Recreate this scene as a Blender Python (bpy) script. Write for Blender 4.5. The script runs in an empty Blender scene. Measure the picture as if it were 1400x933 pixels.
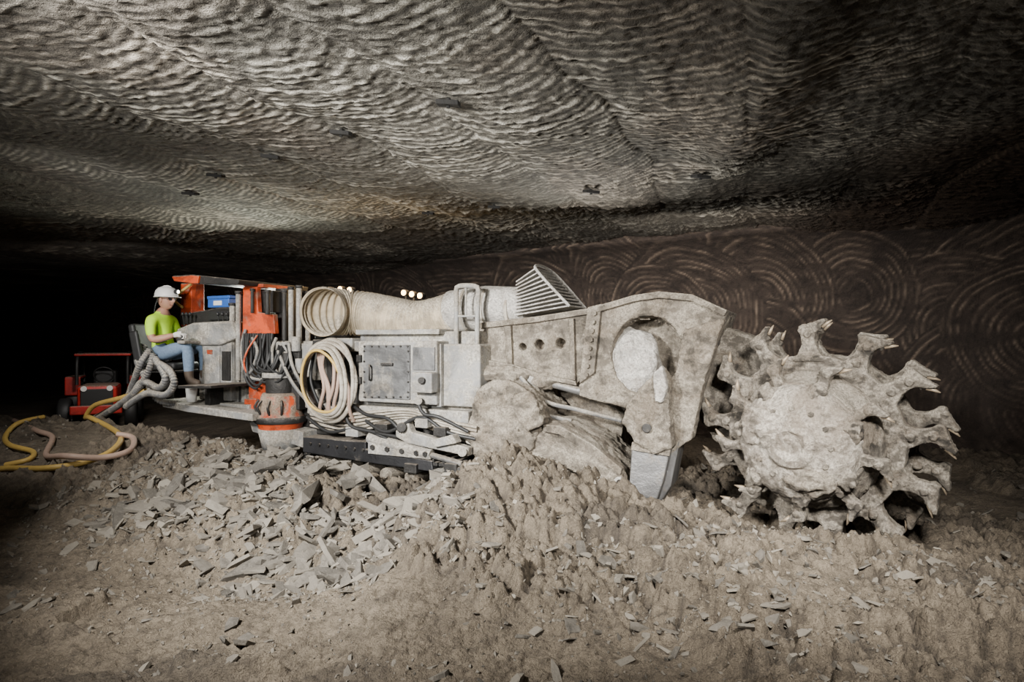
import bpy, bmesh, math, random
import numpy as np
from mathutils import Vector, Matrix, Euler
random.seed(7); rng=np.random.RandomState(11)
scene=bpy.context.scene
COL=scene.collection
F=855.0; CAMZ=1.7; H=3.4

# ------------------------------------------------------------ noise helpers
def _h(ix,iy,s):
    v=np.sin(ix*127.1+iy*311.7+s*74.7)*43758.5453
    return v-np.floor(v)
def vn(x,y,s=0):
    ix=np.floor(x);iy=np.floor(y);fx=x-ix;fy=y-iy
    fx=fx*fx*(3-2*fx);fy=fy*fy*(3-2*fy)
    a=_h(ix,iy,s);b=_h(ix+1,iy,s);c=_h(ix,iy+1,s);d=_h(ix+1,iy+1,s)
    return (a*(1-fx)+b*fx)*(1-fy)+(c*(1-fx)+d*fx)*fy
def fbm(x,y,o=4,s=0):
    t=0;a=.5
    for i in range(o):
        t=t+a*vn(x,y,s+i*3.3);x=x*2.03+1.7;y=y*2.03+5.1;a*=.5
    return t
def clodn(x,y,s=0):
    ix=np.floor(x);iy=np.floor(y);d1=np.full(x.shape,9.);d2=np.full(x.shape,9.);rr=np.zeros(x.shape)
    for dx in(-1,0,1):
        for dy in(-1,0,1):
            cx=ix+dx;cy=iy+dy
            d=np.hypot(cx+_h(cx,cy,s)-x,cy+_h(cx,cy,s+5)-y);r=_h(cx,cy,s+9)
            m=d<d1;d2=np.where(m,d1,np.minimum(d2,d));rr=np.where(m,r,rr);d1=np.where(m,d,d1)
    return (.25+.75*rr)*np.clip((d2-d1)*3.2,0,1)
def sstep(a,b,x):
    t=np.clip((x-a)/(b-a),0,1);return t*t*(3-2*t)

# ------------------------------------------------------------ materials
class NT:
    def __init__(s,name):
        s.m=bpy.data.materials.new(name);s.m.use_nodes=True
        s.n=s.m.node_tree.nodes;s.l=s.m.node_tree.links
        s.b=s.n['Principled BSDF']
    def new(s,t,**k):
        n=s.n.new(t)
        for a,v in k.items(): setattr(n,a,v)
        return n
    def link(s,a,b): s.l.new(a,b)
    def coord(s):
        c=s.new('ShaderNodeTexCoord');return c.outputs['Object']
    def noise(s,scale,detail=4,rough=.6,dist=0,vec=None):
        n=s.new('ShaderNodeTexNoise');n.inputs['Scale'].default_value=scale
        n.inputs['Detail'].default_value=detail;n.inputs['Roughness'].default_value=rough
        n.inputs['Distortion'].default_value=dist
        s.link(vec or s.coord(),n.inputs['Vector']);return n.outputs['Fac']
    def ramp(s,fac,stops):
        r=s.new('ShaderNodeValToRGB');e=r.color_ramp.elements
        while len(e)<len(stops): e.new(.5)
        for i,(p,c) in enumerate(stops):
            c=(c,c,c) if isinstance(c,(int,float)) else c
            e[i].position=p;e[i].color=(c[0],c[1],c[2],1)
        s.link(fac,r.inputs['Fac']);return r.outputs['Color']
    def mix(s,f,a,b,bt='MIX'):
        m=s.new('ShaderNodeMix',data_type='RGBA',blend_type=bt)
        for v,i in ((f,0),(a,6),(b,7)):
            if hasattr(v,'is_output'): s.link(v,m.inputs[i])
            elif i==0: m.inputs[0].default_value=v
            else: m.inputs[i].default_value=(v[0],v[1],v[2],1)
        return m.outputs[2]
    def math(s,op,a,b=0):
        m=s.new('ShaderNodeMath',operation=op)
        for i,v in enumerate((a,b)):
            if hasattr(v,'is_output'): s.link(v,m.inputs[i])
            else: m.inputs[i].default_value=v
        return m.outputs[0]
    def bump(s,h,st,dist=.02,prev=None):
        b=s.new('ShaderNodeBump');b.inputs['Strength'].default_value=st;b.inputs['Distance'].default_value=dist
        s.link(h,b.inputs['Height'])
        if prev: s.link(prev,b.inputs['Normal'])
        return b.outputs['Normal']
    def attr(s,name):
        a=s.new('ShaderNodeAttribute');a.attribute_name=name;return a.outputs['Fac']

def dusty(name,base,dust=(.355,.315,.258),amt=.5,metal=0.,rough=.75,bump=.4,scale=6,grime=.5):
    t=NT(name);v=t.coord()
    n1=t.noise(scale,6,.7,.3,v);n2=t.noise(scale*9,4,.8,0,v);n3=t.noise(scale*.5,5,.7,.6,v)
    g=t.new('ShaderNodeNewGeometry');sx=t.new('ShaderNodeSeparateXYZ');t.link(g.outputs['Normal'],sx.inputs[0])
    up=t.math('MULTIPLY',t.math('MAXIMUM',sx.outputs[2],0.),.45)
    f=t.math('ADD',t.math('ADD',n1,up),amt-.5)
    fr=t.ramp(f,[(.42,0.),(.57,1.)])
    dc=t.mix(t.ramp(n2,[(.35,0.),(.65,1.)]),[c*.42 for c in dust],[min(1,c*1.4) for c in dust])
    gf=t.ramp(n3,[(.46,0.),(.60,grime)])
    gc=t.mix(gf,base,[c*.2 for c in base])
    dc=t.mix(t.math('MULTIPLY',gf,.8),dc,[dust[0]*.36,dust[1]*.31,dust[2]*.27])
    t.link(t.mix(fr,gc,dc),t.b.inputs['Base Color'])
    t.b.inputs['Metallic'].default_value=metal
    t.link(t.ramp(fr,[(0,rough),(1,.95)]),t.b.inputs['Roughness'])
    nb=t.bump(n1,bump*.8,.05);nb=t.bump(n2,bump,.02,nb)
    t.link(nb,t.b.inputs['Normal']);return t.m
def plain(name,col,rough=.7,metal=0.,var=.25,scale=20,emit=0):
    t=NT(name);n=t.noise(scale)
    t.link(t.mix(n,[c*(1-var) for c in col],[min(1,c*(1+var)) for c in col]),t.b.inputs['Base Color'])
    t.b.inputs['Roughness'].default_value=rough;t.b.inputs['Metallic'].default_value=metal
    if emit:
        t.b.inputs['Emission Color'].default_value=(*col,1);t.b.inputs['Emission Strength'].default_value=emit
    t.link(t.bump(n,.15,.01),t.b.inputs['Normal']);return t.m

def rockmat(name,c0,c1,c2,s1=1.2,s2=14,bump=.6,ridge=None,fine=.012,big=.05,speck=.4,rust=None):
    t=NT(name);v=t.coord()
    a=t.noise(s1,4,.6,.6,v);b=t.noise(s2,6,.72,.2,v);c=t.noise(s2*6,3,.75,0,v)
    col=t.mix(t.ramp(a,[(.38,0.),(.62,1.)]),c0,c1)
    col=t.mix(t.ramp(b,[(.45,0.),(.65,.85)]),col,c2)
    col=t.mix(t.ramp(c,[(.5,.0),(.72,speck)]),col,[min(1,x*1.7) for x in c1])
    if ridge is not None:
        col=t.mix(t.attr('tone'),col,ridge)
    if rust is not None:
        col=t.mix(t.attr('rust'),col,rust,'MULTIPLY')
    t.link(col,t.b.inputs['Base Color']);t.b.inputs['Roughness'].default_value=.9
    n=t.bump(b,bump,big);n=t.bump(c,bump,fine,n)
    t.link(n,t.b.inputs['Normal']);return t.m

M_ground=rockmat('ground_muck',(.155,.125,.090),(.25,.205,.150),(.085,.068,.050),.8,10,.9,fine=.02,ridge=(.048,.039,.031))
M_rubble=rockmat('rubble_stone',(.085,.077,.066),(.155,.140,.118),(.052,.046,.039),2.5,12,.3,ridge=(.30,.268,.218))
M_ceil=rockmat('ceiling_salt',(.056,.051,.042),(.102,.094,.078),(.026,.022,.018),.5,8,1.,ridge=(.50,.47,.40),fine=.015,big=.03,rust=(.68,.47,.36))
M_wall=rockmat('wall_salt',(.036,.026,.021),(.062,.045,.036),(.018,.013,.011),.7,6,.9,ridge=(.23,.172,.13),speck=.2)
M_body=dusty('dusty_grey_paint',(.28,.278,.27),(.41,.385,.335),.50,.1,.6,.4,4,.55)
M_door=dusty('scuffed_grey_paint',(.14,.14,.14),(.33,.31,.27),.40,.1,.55,.4,3,.75)
M_crust=dusty('salt_crust_tan',(.17,.145,.115),(.375,.33,.265),.51,0,.9,1.,6,.78)
M_pale=dusty('salt_crust_pale',(.42,.40,.37),(.62,.59,.54),.52,0,.9,1.,5,.55)
M_cap=dusty('salt_cake_on_drum',(.21,.18,.145),(.47,.425,.36),.50,0,.9,1.,5,.85)
M_wheel=dusty('cutter_steel_dusty',(.14,.122,.10),(.41,.365,.30),.48,.12,.65,1.,7,.82)
M_dark=dusty('dark_steel',(.035,.033,.031),(.23,.2,.165),.29,.4,.5,.4,5)
M_frame=dusty('black_frame',(.025,.025,.027),(.22,.19,.155),.25,.2,.45,.3,3)
M_orange=dusty('orange_paint',(.62,.08,.018),(.31,.24,.18),.37,0,.5,.3,6,.7)
M_blade=dusty('scraped_steel',(.20,.197,.195),(.32,.285,.24),.40,.5,.42,.3,4)
M_cream=dusty('duct_fabric_cream',(.54,.45,.32),(.46,.405,.32),.38,0,.8,.3,5,.55)
M_hosew=dusty('hose_white',(.47,.43,.36),(.36,.315,.25),.42,0,.6,.2,8)
M_hosey=plain('hose_yellow',(.55,.37,.10),.5)
M_hosep=plain('hose_pink',(.40,.28,.22),.55)
M_hoseg=dusty('hose_grey',(.15,.15,.15),(.34,.315,.27),.42,0,.6,.2,8)
M_black=plain('black_rubber',(.018,.018,.018),.55)
M_void=plain('cavity_shade',(.02,.016,.013),.95)
M_blue=plain('blue_plastic',(.03,.11,.40),.45)
M_white=plain('white_plastic',(.75,.75,.72),.5,0,.08)
M_lamp=plain('lamp_glow',(1,.62,.25),.5,emit=14)
M_bolt=dusty('roof_plate_steel',(.010,.009,.008),(.02,.018,.016),.25,.0,.9,.4,8)
M_red=dusty('red_paint',(.50,.025,.018),(.25,.17,.13),.2,0,.45,.2,5)

# ------------------------------------------------------------ object helpers
def addmesh(name,verts,faces,mat,parent=None,smooth=False):
    me=bpy.data.meshes.new(name);me.from_pydata(verts,[],faces);me.update()
    ob=bpy.data.objects.new(name,me);COL.objects.link(ob)
    if mat: me.materials.append(mat)
    if parent: ob.parent=parent
    if smooth: me.polygons.foreach_set('use_smooth',[True]*len(me.polygons))
    return ob
def from_bm(name,bm,mat,parent=None,smooth=False):
    bmesh.ops.recalc_face_normals(bm,faces=bm.faces[:])
    me=bpy.data.meshes.new(name);bm.to_mesh(me);bm.free()
    ob=bpy.data.objects.new(name,me);COL.objects.link(ob);me.materials.append(mat)
    if parent: ob.parent=parent
    if smooth: me.polygons.foreach_set('use_smooth',[True]*len(me.polygons))
    return ob
def empty(name,loc=(0,0,0),rotz=0,parent=None):
    e=bpy.data.objects.new(name,None);COL.objects.link(e);e.location=loc;e.rotation_euler=(0,0,rotz)
    e.empty_display_size=.2
    if parent:e.parent=parent
    return e
def bevel(ob,w=.012,seg=2):
    m=ob.modifiers.new('bev','BEVEL');m.width=w;m.segments=seg;m.limit_method='ANGLE';m.angle_limit=math.radians(35);return ob
_tx={}
def crust(ob,vox=.02,st=.04,sc=.12):
    k=round(sc,3)
    if k not in _tx:
        t=bpy.data.textures.new('crust_noise',type='CLOUDS');t.noise_scale=sc;t.noise_depth=4;t.noise_type='HARD_NOISE';_tx[k]=t
    m=ob.modifiers.new('re','REMESH');m.mode='VOXEL';m.voxel_size=vox;m.use_smooth_shade=True
    d=ob.modifiers.new('di','DISPLACE');d.texture=_tx[k];d.strength=-st;d.mid_level=.35;d.texture_coords='LOCAL'
    return ob

# machine frame: x = along machine to the right/front, y = away, z = up
ANG=math.atan2(-.424,.906)
def M(u,v,y=0.):
    a=u-700.
    s=(a*(6.17+.906*y)-362.5*y)/(774.6+.424*a)
    Y=6.17-.424*s+.906*y
    return s,CAMZ-(v-466.)*Y/F
def P(u,v,y=0.):
    s,z=M(u,v,y);return Vector((s,y,z))
mach=empty('continuous_mining_machine',(0,6.17,0),ANG)

def prism(name,pts,y0,y1,mat,bev=.012,par=None,raw=False):
    q=[(p if raw else M(p[0],p[1],y0)) for p in pts];n=len(q)
    vs=[(a,y0,b) for a,b in q]+[(a,y1,b) for a,b in q]
    fs=[list(range(n)),list(range(2*n-1,n-1,-1))]+[[i,i+n,(i+1)%n+n,(i+1)%n] for i in range(n)]
    bm=bmesh.new();V=[bm.verts.new(v) for v in vs]
    for f in fs:bm.faces.new([V[i] for i in f])
    ob=from_bm(name,bm,mat,par or mach)
    if bev:bevel(ob,bev)
    return ob
def boxp(name,u0,v0,u1,v1,y0,y1,mat,bev=.012,par=None):
    s0,za=M(u0,v0,y0);s1,zb=M(u1,v1,y0);zm=M(u0,v1,y0)[1];zt=M(u1,v0,y0)[1]
    zt=(za+zt)/2;zb=(zb+zm)/2
    return prism(name,[(s0,zb),(s1,zb),(s1,zt),(s0,zt)],y0,y1,mat,bev,par,True)
def box(name,c,d,mat,bev=.01,par=None,rot=None):
    bm=bmesh.new();bmesh.ops.create_cube(bm,size=1);bmesh.ops.scale(bm,vec=d,verts=bm.verts)
    if rot:bmesh.ops.rotate(bm,cent=(0,0,0),matrix=Euler(rot).to_matrix(),verts=bm.verts)
    bmesh.ops.translate(bm,vec=c,verts=bm.verts)
    ob=from_bm(name,bm,mat,par or mach)
    if bev:bevel(ob,bev)
    return ob
def bm_cyl(bm,a,b,r,r2=None,seg=24):
    a=Vector(a);b=Vector(b);d=b-a
    q=d.to_track_quat('Z','Y').to_matrix().to_4x4()
    bmesh.ops.create_cone(bm,cap_ends=True,segments=seg,radius1=r,radius2=r if r2 is None else r2,depth=d.length,matrix=Matrix.Translation((a+b)/2)@q)
def cyl(name,a,b,r,mat,r2=None,seg=28,par=None,bev=.006):
    bm=bmesh.new();bm_cyl(bm,a,b,r,r2,seg)
    ob=from_bm(name,bm,mat,par or mach)
    if bev:bevel(ob,bev)
    for p in ob.data.polygons:
        if len(p.vertices)==4:p.use_smooth=True
    return ob
def crpath(pts,ds):
    pts=[Vector(p) for p in pts];out=[]
    n=len(pts)
    for i in range(n-1):
        p0=pts[max(i-1,0)];p1=pts[i];p2=pts[i+1];p3=pts[min(i+2,n-1)]
        k=max(2,int((p2-p1).length/ds))
        for j in range(k):
            t=j/k
            out.append(.5*((2*p1)+(p2-p0)*t+(2*p0-5*p1+4*p2-p3)*t*t+(3*p1-p0-3*p2+p3)*t*t*t))
    out.append(pts[-1]);return out
def sweepdata(pts,rf,seg=10,ds=.04):
    c=crpath(pts,ds);n=len(c);vs=[];fs=[]
    T=[(c[min(i+1,n-1)]-c[max(i-1,0)]).normalized() for i in range(n)]
    up=Vector((0,0,1)) if abs(T[0].z)<.9 else Vector((0,1,0))
    N=(up-T[0]*up.dot(T[0])).normalized();L=0
    for i in range(n):
        if i:L+=(c[i]-c[i-1]).length
        N=(N-T[i]*N.dot(T[i])).normalized();B=T[i].cross(N);r=rf(L) if callable(rf) else rf
        for k in range(seg):
            a=2*math.pi*k/seg;vs.append(c[i]+N*(math.cos(a)*r)+B*(math.sin(a)*r))
    for i in range(n-1):
        for k in range(seg):
            fs.append((i*seg+k,i*seg+(k+1)%seg,(i+1)*seg+(k+1)%seg,(i+1)*seg+k))
    return vs,fs
def sweep(name,paths,rf,mat,par=None,seg=10,ds=.04,top=False):
    if not isinstance(paths[0],(list,)):paths=[paths]
    V=[];Fc=[]
    for p in paths:
        v,f=sweepdata(p,rf,seg,ds);o=len(V);V+=[tuple(x) for x in v];Fc+=[tuple(i+o for i in q) for q in f]
    return addmesh(name,V,Fc,mat,None if top else (par or mach),True)
def revolve(name,prof,c,mat,axis='z',seg=48,par=None):
    V=[];Fc=[];n=len(prof)
    for k in range(seg):
        a=2*math.pi*k/seg
        for r,h in prof:
            if axis=='z':V.append((c[0]+r*math.cos(a),c[1]+r*math.sin(a),c[2]+h))
            else:V.append((c[0]+r*math.cos(a),c[1]+h,c[2]+r*math.sin(a)))
    for k in range(seg):
        for i in range(n-1):
            k2=(k+1)%seg;Fc.append((k*n+i,k2*n+i,k2*n+i+1,k*n+i+1))
    ob=addmesh(name,V,Fc,mat,par or mach,True);return ob
def bolts(name,pts,r,dep,mat,par=None):
    bm=bmesh.new()
    for p in pts: bm_cyl(bm,p,Vector(p)+Vector((0,-dep,0)),r,None,6)
    return from_bm(name,bm,mat,par or mach)
def blob(name,c,rad,mat,par=None,n=.25,seed=0,sub=4):
    bm=bmesh.new();bmesh.ops.create_icosphere(bm,subdivisions=sub,radius=1)
    from mathutils import noise
    for v in bm.verts:
        k=1+n*noise.fractal(v.co*1.6+Vector((seed,seed*2,0)),1,2,4)
        v.co=Vector((v.co.x*rad[0]*k+c[0],v.co.y*rad[1]*k+c[1],v.co.z*rad[2]*k+c[2]))
    return from_bm(name,bm,mat,par or mach,True)

# ------------------------------------------------------------ ground
def tolocal(x,y):
    dx=x;dy=y-6.17
    return .906*dx-.424*dy,.424*dx+.906*dy
def ground_h(x,y,detail=True,full=False):
    x=np.asarray(x,float);y=np.asarray(y,float)
    s,l=tolocal(x,y)
    wob=.35*(fbm(s*.9,l*.3,3,5)-.45)
    cr=-.68+wob*.5
    hc=np.interp(s,[-12,-7,-5,-2.9,-2.2,-1,-.4,.1,.5,1.1,1.9,3.0,4.2,6],[.55,.55,.55,.50,.38,.28,.28,.48,.58,.44,.33,.20,.10,.06])
    front=1-sstep(0,3.0,cr-l)
    back=1-sstep(0,np.where(s<-3,.9,.5),l-cr)
    z=hc*np.where(l<cr,front,back)
    z=z+.16*np.exp(-((s-.25)**2/.35+(l+1.15)**2/.25))
    z=z+.10*np.exp(-((s+1.5)**2/.5+(l+1.45)**2/.2))
    z=z-.14*np.exp(-((x+1.6)**2/1.2+(y-4.35)**2/.10))
    z=z+.18*(fbm(x*.8,y*.8,3,2)-.45)*sstep(20,9,y)
    dk=np.zeros(x.shape)
    if detail:
        near=sstep(13,8,y)
        cl=sstep(.42,.52,fbm(x*.8+4,y*.8,3,77)+.20*sstep(.05,.3,z)+.12*sstep(0,1.5,x)-.04)
        rough=.4+.9*cl
        wx=x+.05*vn(x*8,y*8,71);wy=y+.05*vn(x*8,y*8,72)
        c1=clodn(wx*4.2,wy*4.2,3);c2=clodn(wx*10,wy*10,13);c3=clodn(wx*24,wy*24,23)
        z=z+near*(.09*(fbm(x*2.5,y*2.5,3,8)-.45)+rough*(.075*c1*cl+.045*c2+.022*c3)+.014*(vn(x*45,y*45,6)-.5))
        led=fbm(x*.6+3,y*1.8,3,9); z=z+.085*sstep(.44,.452,led)*sstep(6.5,4.5,y)
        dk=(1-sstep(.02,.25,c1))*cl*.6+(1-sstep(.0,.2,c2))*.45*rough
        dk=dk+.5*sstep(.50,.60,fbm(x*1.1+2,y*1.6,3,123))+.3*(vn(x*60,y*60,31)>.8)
    if full:return z,np.clip(dk,0,.85)
    return z
def axis(segs):
    out=[]
    for a,b,st in segs:
        out+=list(np.arange(a,b,st))
    out.append(segs[-1][1]);return np.array(out)
def gridmesh(name,xs,ys,zf,mat,tone=None):
    X,Y=np.meshgrid(xs,ys);r=zf(X,Y);tn=None;ru=None
    if isinstance(r,tuple):
        if len(r)==3:ru=r[2]
        tn=r[1];r=r[0]
    V=np.stack([X.ravel(),Y.ravel(),np.broadcast_to(r,X.shape).ravel()],1)
    return gridfrom(name,V,len(xs),len(ys),mat,tn,ru)
def gridfrom(name,V,nx,ny,mat,tn=None,ru=None):
    i=np.arange(nx*ny).reshape(ny,nx)
    q=np.stack([i[:-1,:-1].ravel(),i[:-1,1:].ravel(),i[1:,1:].ravel(),i[1:,:-1].ravel()],1)
    me=bpy.data.meshes.new(name)
    me.vertices.add(len(V));me.vertices.foreach_set('co',V.astype(np.float32).ravel())
    me.loops.add(q.size);me.loops.foreach_set('vertex_index',q.ravel().astype(np.int32))
    me.polygons.add(len(q));me.polygons.foreach_set('loop_start',np.arange(0,q.size,4,dtype=np.int32))
    me.polygons.foreach_set('loop_total',np.full(len(q),4,dtype=np.int32))
    me.polygons.foreach_set('use_smooth',np.ones(len(q),dtype=bool))
    me.update(calc_edges=True)
    for nm,at in (('tone',tn),('rust',ru)):
        if at is not None:
            a=me.attributes.new(nm,'FLOAT','POINT');a.data.foreach_set('value',np.clip(at.ravel(),0,1).astype(np.float32))
    ob=bpy.data.objects.new(name,me);COL.objects.link(ob);me.materials.append(mat);return ob
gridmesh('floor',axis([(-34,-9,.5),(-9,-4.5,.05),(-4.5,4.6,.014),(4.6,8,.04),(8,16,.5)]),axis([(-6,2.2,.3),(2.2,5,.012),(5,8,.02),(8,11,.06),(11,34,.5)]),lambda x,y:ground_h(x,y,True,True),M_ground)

# ------------------------------------------------------------ ceiling
def ceil_h(x,y):
    wx=x+.5*(fbm(x*.35,y*.35,3,21)-.45)*2;wy=y+.6*(fbm(x*.3,y*.4,3,31)-.45)*2
    ca,sa=math.cos(math.radians(22)),math.sin(math.radians(22))
    a=wx*ca-wy*sa; b=wx*sa+wy*ca
    W=1.05;k=np.floor(a/W);t=a-(k+.5)*W
    off=_h(k,k*0+3,1)
    R=.85;arc=b+off*.7-np.sqrt(np.maximum(R*R-t*t,.01))
    lam=.088
    ph=(arc+.11*(fbm(x*3,y*3,4,41)-.45))/lam
    fr=ph-np.floor(ph)
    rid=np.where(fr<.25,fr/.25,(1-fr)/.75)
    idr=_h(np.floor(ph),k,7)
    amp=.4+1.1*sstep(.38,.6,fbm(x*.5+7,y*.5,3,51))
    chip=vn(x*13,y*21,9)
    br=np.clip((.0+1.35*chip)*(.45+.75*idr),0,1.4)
    z=H-.028*amp*br*rid+.035*(t/(W/2))**2*.8+.05*(off-.5)
    z=z+.020*(vn(x*28,y*28,14)-.5)+.035*(fbm(x*7,y*7,2,15)-.4)
    z=z+.34*(fbm(x*.32,y*.32,3,61)-.45)-.12*np.exp(-((x-1.6-.25*(y-4))**2/.12))*sstep(7.5,5,y)
    strata_shade=sstep(-.9,.9,2.3-.6*x+1.2*(fbm(x*.4,y*.4,3,91)-.45))  # reddish strata to the right, with the dimmer light there painted in
    patch_lit=.25+1.0*sstep(.42,.60,fbm(x*.6+9,y*.7,3,95))+.7*np.exp(-((x-.6)**2/1.8+(y-5.9)**2/.8))  # random tone patches plus a painted streak of light at mid ceiling
    tone=np.clip(rid**2.6*br*patch_lit*1.2,0,1)*(.22+.78*strata_shade)  # highlights painted on ridge crests, grooves left dark as shade
    bands=sstep(.45,.6,fbm(x*.25+.6*y,y*.25-.9*x,3,97))*.45
    return z,tone,np.clip(1-strata_shade+bands*.6,0,1)
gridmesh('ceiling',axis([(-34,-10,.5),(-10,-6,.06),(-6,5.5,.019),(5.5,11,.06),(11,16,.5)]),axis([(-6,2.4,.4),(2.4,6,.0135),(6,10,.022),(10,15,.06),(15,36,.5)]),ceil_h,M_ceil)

# ------------------------------------------------------------ walls
def wallmesh(name,p0,d,nrm,t0,t1,step,R,mat,ncent,seed):
    ts=np.arange(t0,t1,step);zs=np.arange(-.2,H+.2,.024)
    T,Z=np.meshgrid(ts,zs);r=np.random.RandomState(seed)
    Tw=T+.25*(fbm(T*.8,Z*.8,3,seed+21)-.45);Zw=Z+.25*(fbm(T*.8,Z*.8,3,seed+22)-.45)
    phase=np.sqrt((Zw+1.5)**2+(Tw*.15)**2)
    for i in range(ncent):
        tc=r.uniform(t0,t1);zc=r.choice([.9,1.6,2.3])+r.uniform(-.2,.2);rr=r.uniform(.8,1.35)
        dd=np.sqrt((Tw-tc)**2+(Zw-zc)**2);m=dd<rr
        phase=np.where(m,dd,phase)
    ph=(phase+.05*(fbm(T*4,Z*4,3,seed)-.45))/.092;fr=ph-np.floor(ph)
    rid=np.where(fr<.7,fr/.7,(1-fr)/.3);br=np.clip(-.25+1.6*vn(T*5,Z*9,seed+4)*(.4+.8*_h(np.floor(ph),ph*0,3)),0,1.3)
    c=np.clip(Z-(H-R),0,R);off=R-np.sqrt(np.maximum(R*R-c*c,0))
    off=off+.020*rid*br+.3*(fbm(T*.5,Z*.6,3,seed+7)-.45)+.02*vn(T*20,Z*20,4)
    X=p0[0]+d[0]*T+nrm[0]*off;Y=p0[1]+d[1]*T+nrm[1]*off
    V=np.stack([X.ravel(),Y.ravel(),Z.ravel()],1)
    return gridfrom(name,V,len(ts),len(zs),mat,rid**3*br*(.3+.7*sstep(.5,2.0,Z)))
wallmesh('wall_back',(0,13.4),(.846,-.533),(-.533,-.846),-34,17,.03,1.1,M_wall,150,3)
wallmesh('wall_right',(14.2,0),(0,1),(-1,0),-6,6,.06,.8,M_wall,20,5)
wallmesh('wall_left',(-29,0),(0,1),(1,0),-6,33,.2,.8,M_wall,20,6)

# ------------------------------------------------------------ rubble
def rockvariants(n,flat,npt):
    out=[]
    for i in range(n):
        bm=bmesh.new()
        if flat<.5:   # broken slab: jagged polygon plate
            m=random.randint(4,7);a0=random.random()*6;fl=flat*random.uniform(.6,1.6)
            for k in range(m):
                a=a0+6.283*(k+random.uniform(-.38,.38))/m;r=random.uniform(.55,1.15)
                for zz in(-1,1):bm.verts.new((r*math.cos(a)*(1+random.uniform(-.18,.18)),r*math.sin(a)*.7*(1+random.uniform(-.18,.18)),zz*fl*random.uniform(.25,1)))
        else:
            for k in range(npt):
                v=Vector((random.gauss(0,1),random.gauss(0,1),random.gauss(0,1))).normalized()*random.uniform(.7,1.1)
                bm.verts.new((v.x,v.y*random.uniform(.6,.9),v.z*flat))
        bmesh.ops.convex_hull(bm,input=bm.verts[:])
        bmesh.ops.delete(bm,geom=[v for v in bm.verts if not v.link_faces],context='VERTS')
        bmesh.ops.triangulate(bm,faces=bm.faces[:]);bm.verts.index_update()
        out.append((np.array([v.co[:] for v in bm.verts]),np.array([[v.index for v in f.verts] for f in bm.faces])));bm.free()
    return out
slabs=rockvariants(36,.17,8);clods=rockvariants(20,.7,9)
def scatter(name,items,mat):
    Vs=[];Fs=[];Ts=[];o=0
    for (x,y,z,sz,kind,tone) in items:
        v,f=random.choice(slabs if kind else clods)
        tl=.42 if kind else 1
        e=Euler((random.gauss(0,tl),random.gauss(0,tl),random.uniform(0,6.28))).to_matrix()
        w=(v*sz*np.array([1,random.uniform(.5,1.1),1]))@np.array(e).T+np.array([x,y,z])
        Vs.append(w);Fs.append(f+o);Ts.append(np.full(len(v),tone));o+=len(v)
    V=np.concatenate(Vs);Fa=np.concatenate(Fs);T=np.concatenate(Ts)
    me=bpy.data.meshes.new(name);me.vertices.add(len(V));me.vertices.foreach_set('co',V.astype(np.float32).ravel())
    me.loops.add(Fa.size);me.loops.foreach_set('vertex_index',Fa.ravel().astype(np.int32))
    me.polygons.add(len(Fa));me.polygons.foreach_set('loop_start',np.arange(0,Fa.size,3,dtype=np.int32));me.polygons.foreach_set('loop_total',np.full(len(Fa),3,dtype=np.int32))
    me.update(calc_edges=True)
    me.polygons.foreach_set('use_smooth',np.zeros(len(Fa),dtype=bool))
    a=me.attributes.new('tone','FLOAT','POINT');a.data.foreach_set('value',T.astype(np.float32))
    ob=bpy.data.objects.new(name,me);COL.objects.link(ob);me.materials.append(mat);return ob
def loc2w(s,l): return .906*s+.424*l, 6.17-.424*s+.906*l
items=[]
def put(n,sr,lr,szr,kind,tr,pw=3):
    for i in range(n):
        s=random.uniform(*sr);l=random.uniform(*lr)
        x,y=loc2w(s,l);sz=szr[0]+(szr[1]-szr[0])*random.random()**pw
        if fbm(np.array([x*1.3]),np.array([y*1.3]),3,88)[0]<.34+.1*random.random():continue
        items.append([x,y,0,sz,kind,random.uniform(*tr)])
put(3400,(-3.4,.5),(-2.5,-.46),(.015,.11),1,(0,.8),4)
put(2500,(-3.4,.5),(-2.7,-.46),(.006,.03),0,(0,.8),2)
put(700,(-2.6,.1),(-2.3,-.55),(.05,.19),1,(0,.45),2)
put(30,(-1.9,-.3),(-1.8,-.85),(.16,.28),1,(0,.12),1)
for (x,y,sz) in [(-1.22,5.65,.30),(-.78,5.45,.24),(-.95,5.15,.26),(-1.15,4.95,.22),(-.62,5.2,.2),(-1.45,5.35,.2),(-.55,5.6,.2),(-2.0,5.3,.17),(-.3,4.5,.13),(-1.3,4.5,.14)]:
    items.append([x,y,0,sz,1,random.uniform(0,.08)])
put(2200,(-.2,4.5),(-2.2,-.5),(.006,.045),0,(.1,.9))
put(1200,(-.2,4.5),(-2.4,-.6),(.012,.08),1,(.0,.8))
put(1200,(-8,-3),(-2.6,-.2),(.006,.045),0,(.1,.8))
put(4000,(-5,4.5),(-3.7,-1.8),(.004,.024),0,(0,.8))
put(900,(-3,5),(-3.5,-1.6),(.015,.09),1,(0,.6),4)
put(900,(.5,8),(-.3,3.5),(.015,.09),1,(0,.5))
put(400,(-4,3),(-.4,.3),(.02,.09),0,(0,.5))
x,y=loc2w(1.35,-2.85);items.append([x,y,0,.10,0,.5]);items.append([x+.16,y+.02,0,.06,1,.5])
xs=np.array([i[0] for i in items]);ys=np.array([i[1] for i in items]);zz=ground_h(xs,ys)
for i,z in zip(items,zz): i[2]=float(z)+i[3]*(.06 if i[4] else .2)
scatter('rock_rubble',items,M_rubble)

def G(u,v,lift=0.):
    # march a sight line down to the real ground surface
    Y=np.linspace(2.2,16,1400);x=(u-700)/F*Y;z=CAMZ-(v-466)/F*Y
    g=ground_h(x,Y,True);k=np.argmax(z<g)
    return Vector((x[k],Y[k],float(g[k])+lift))

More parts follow.
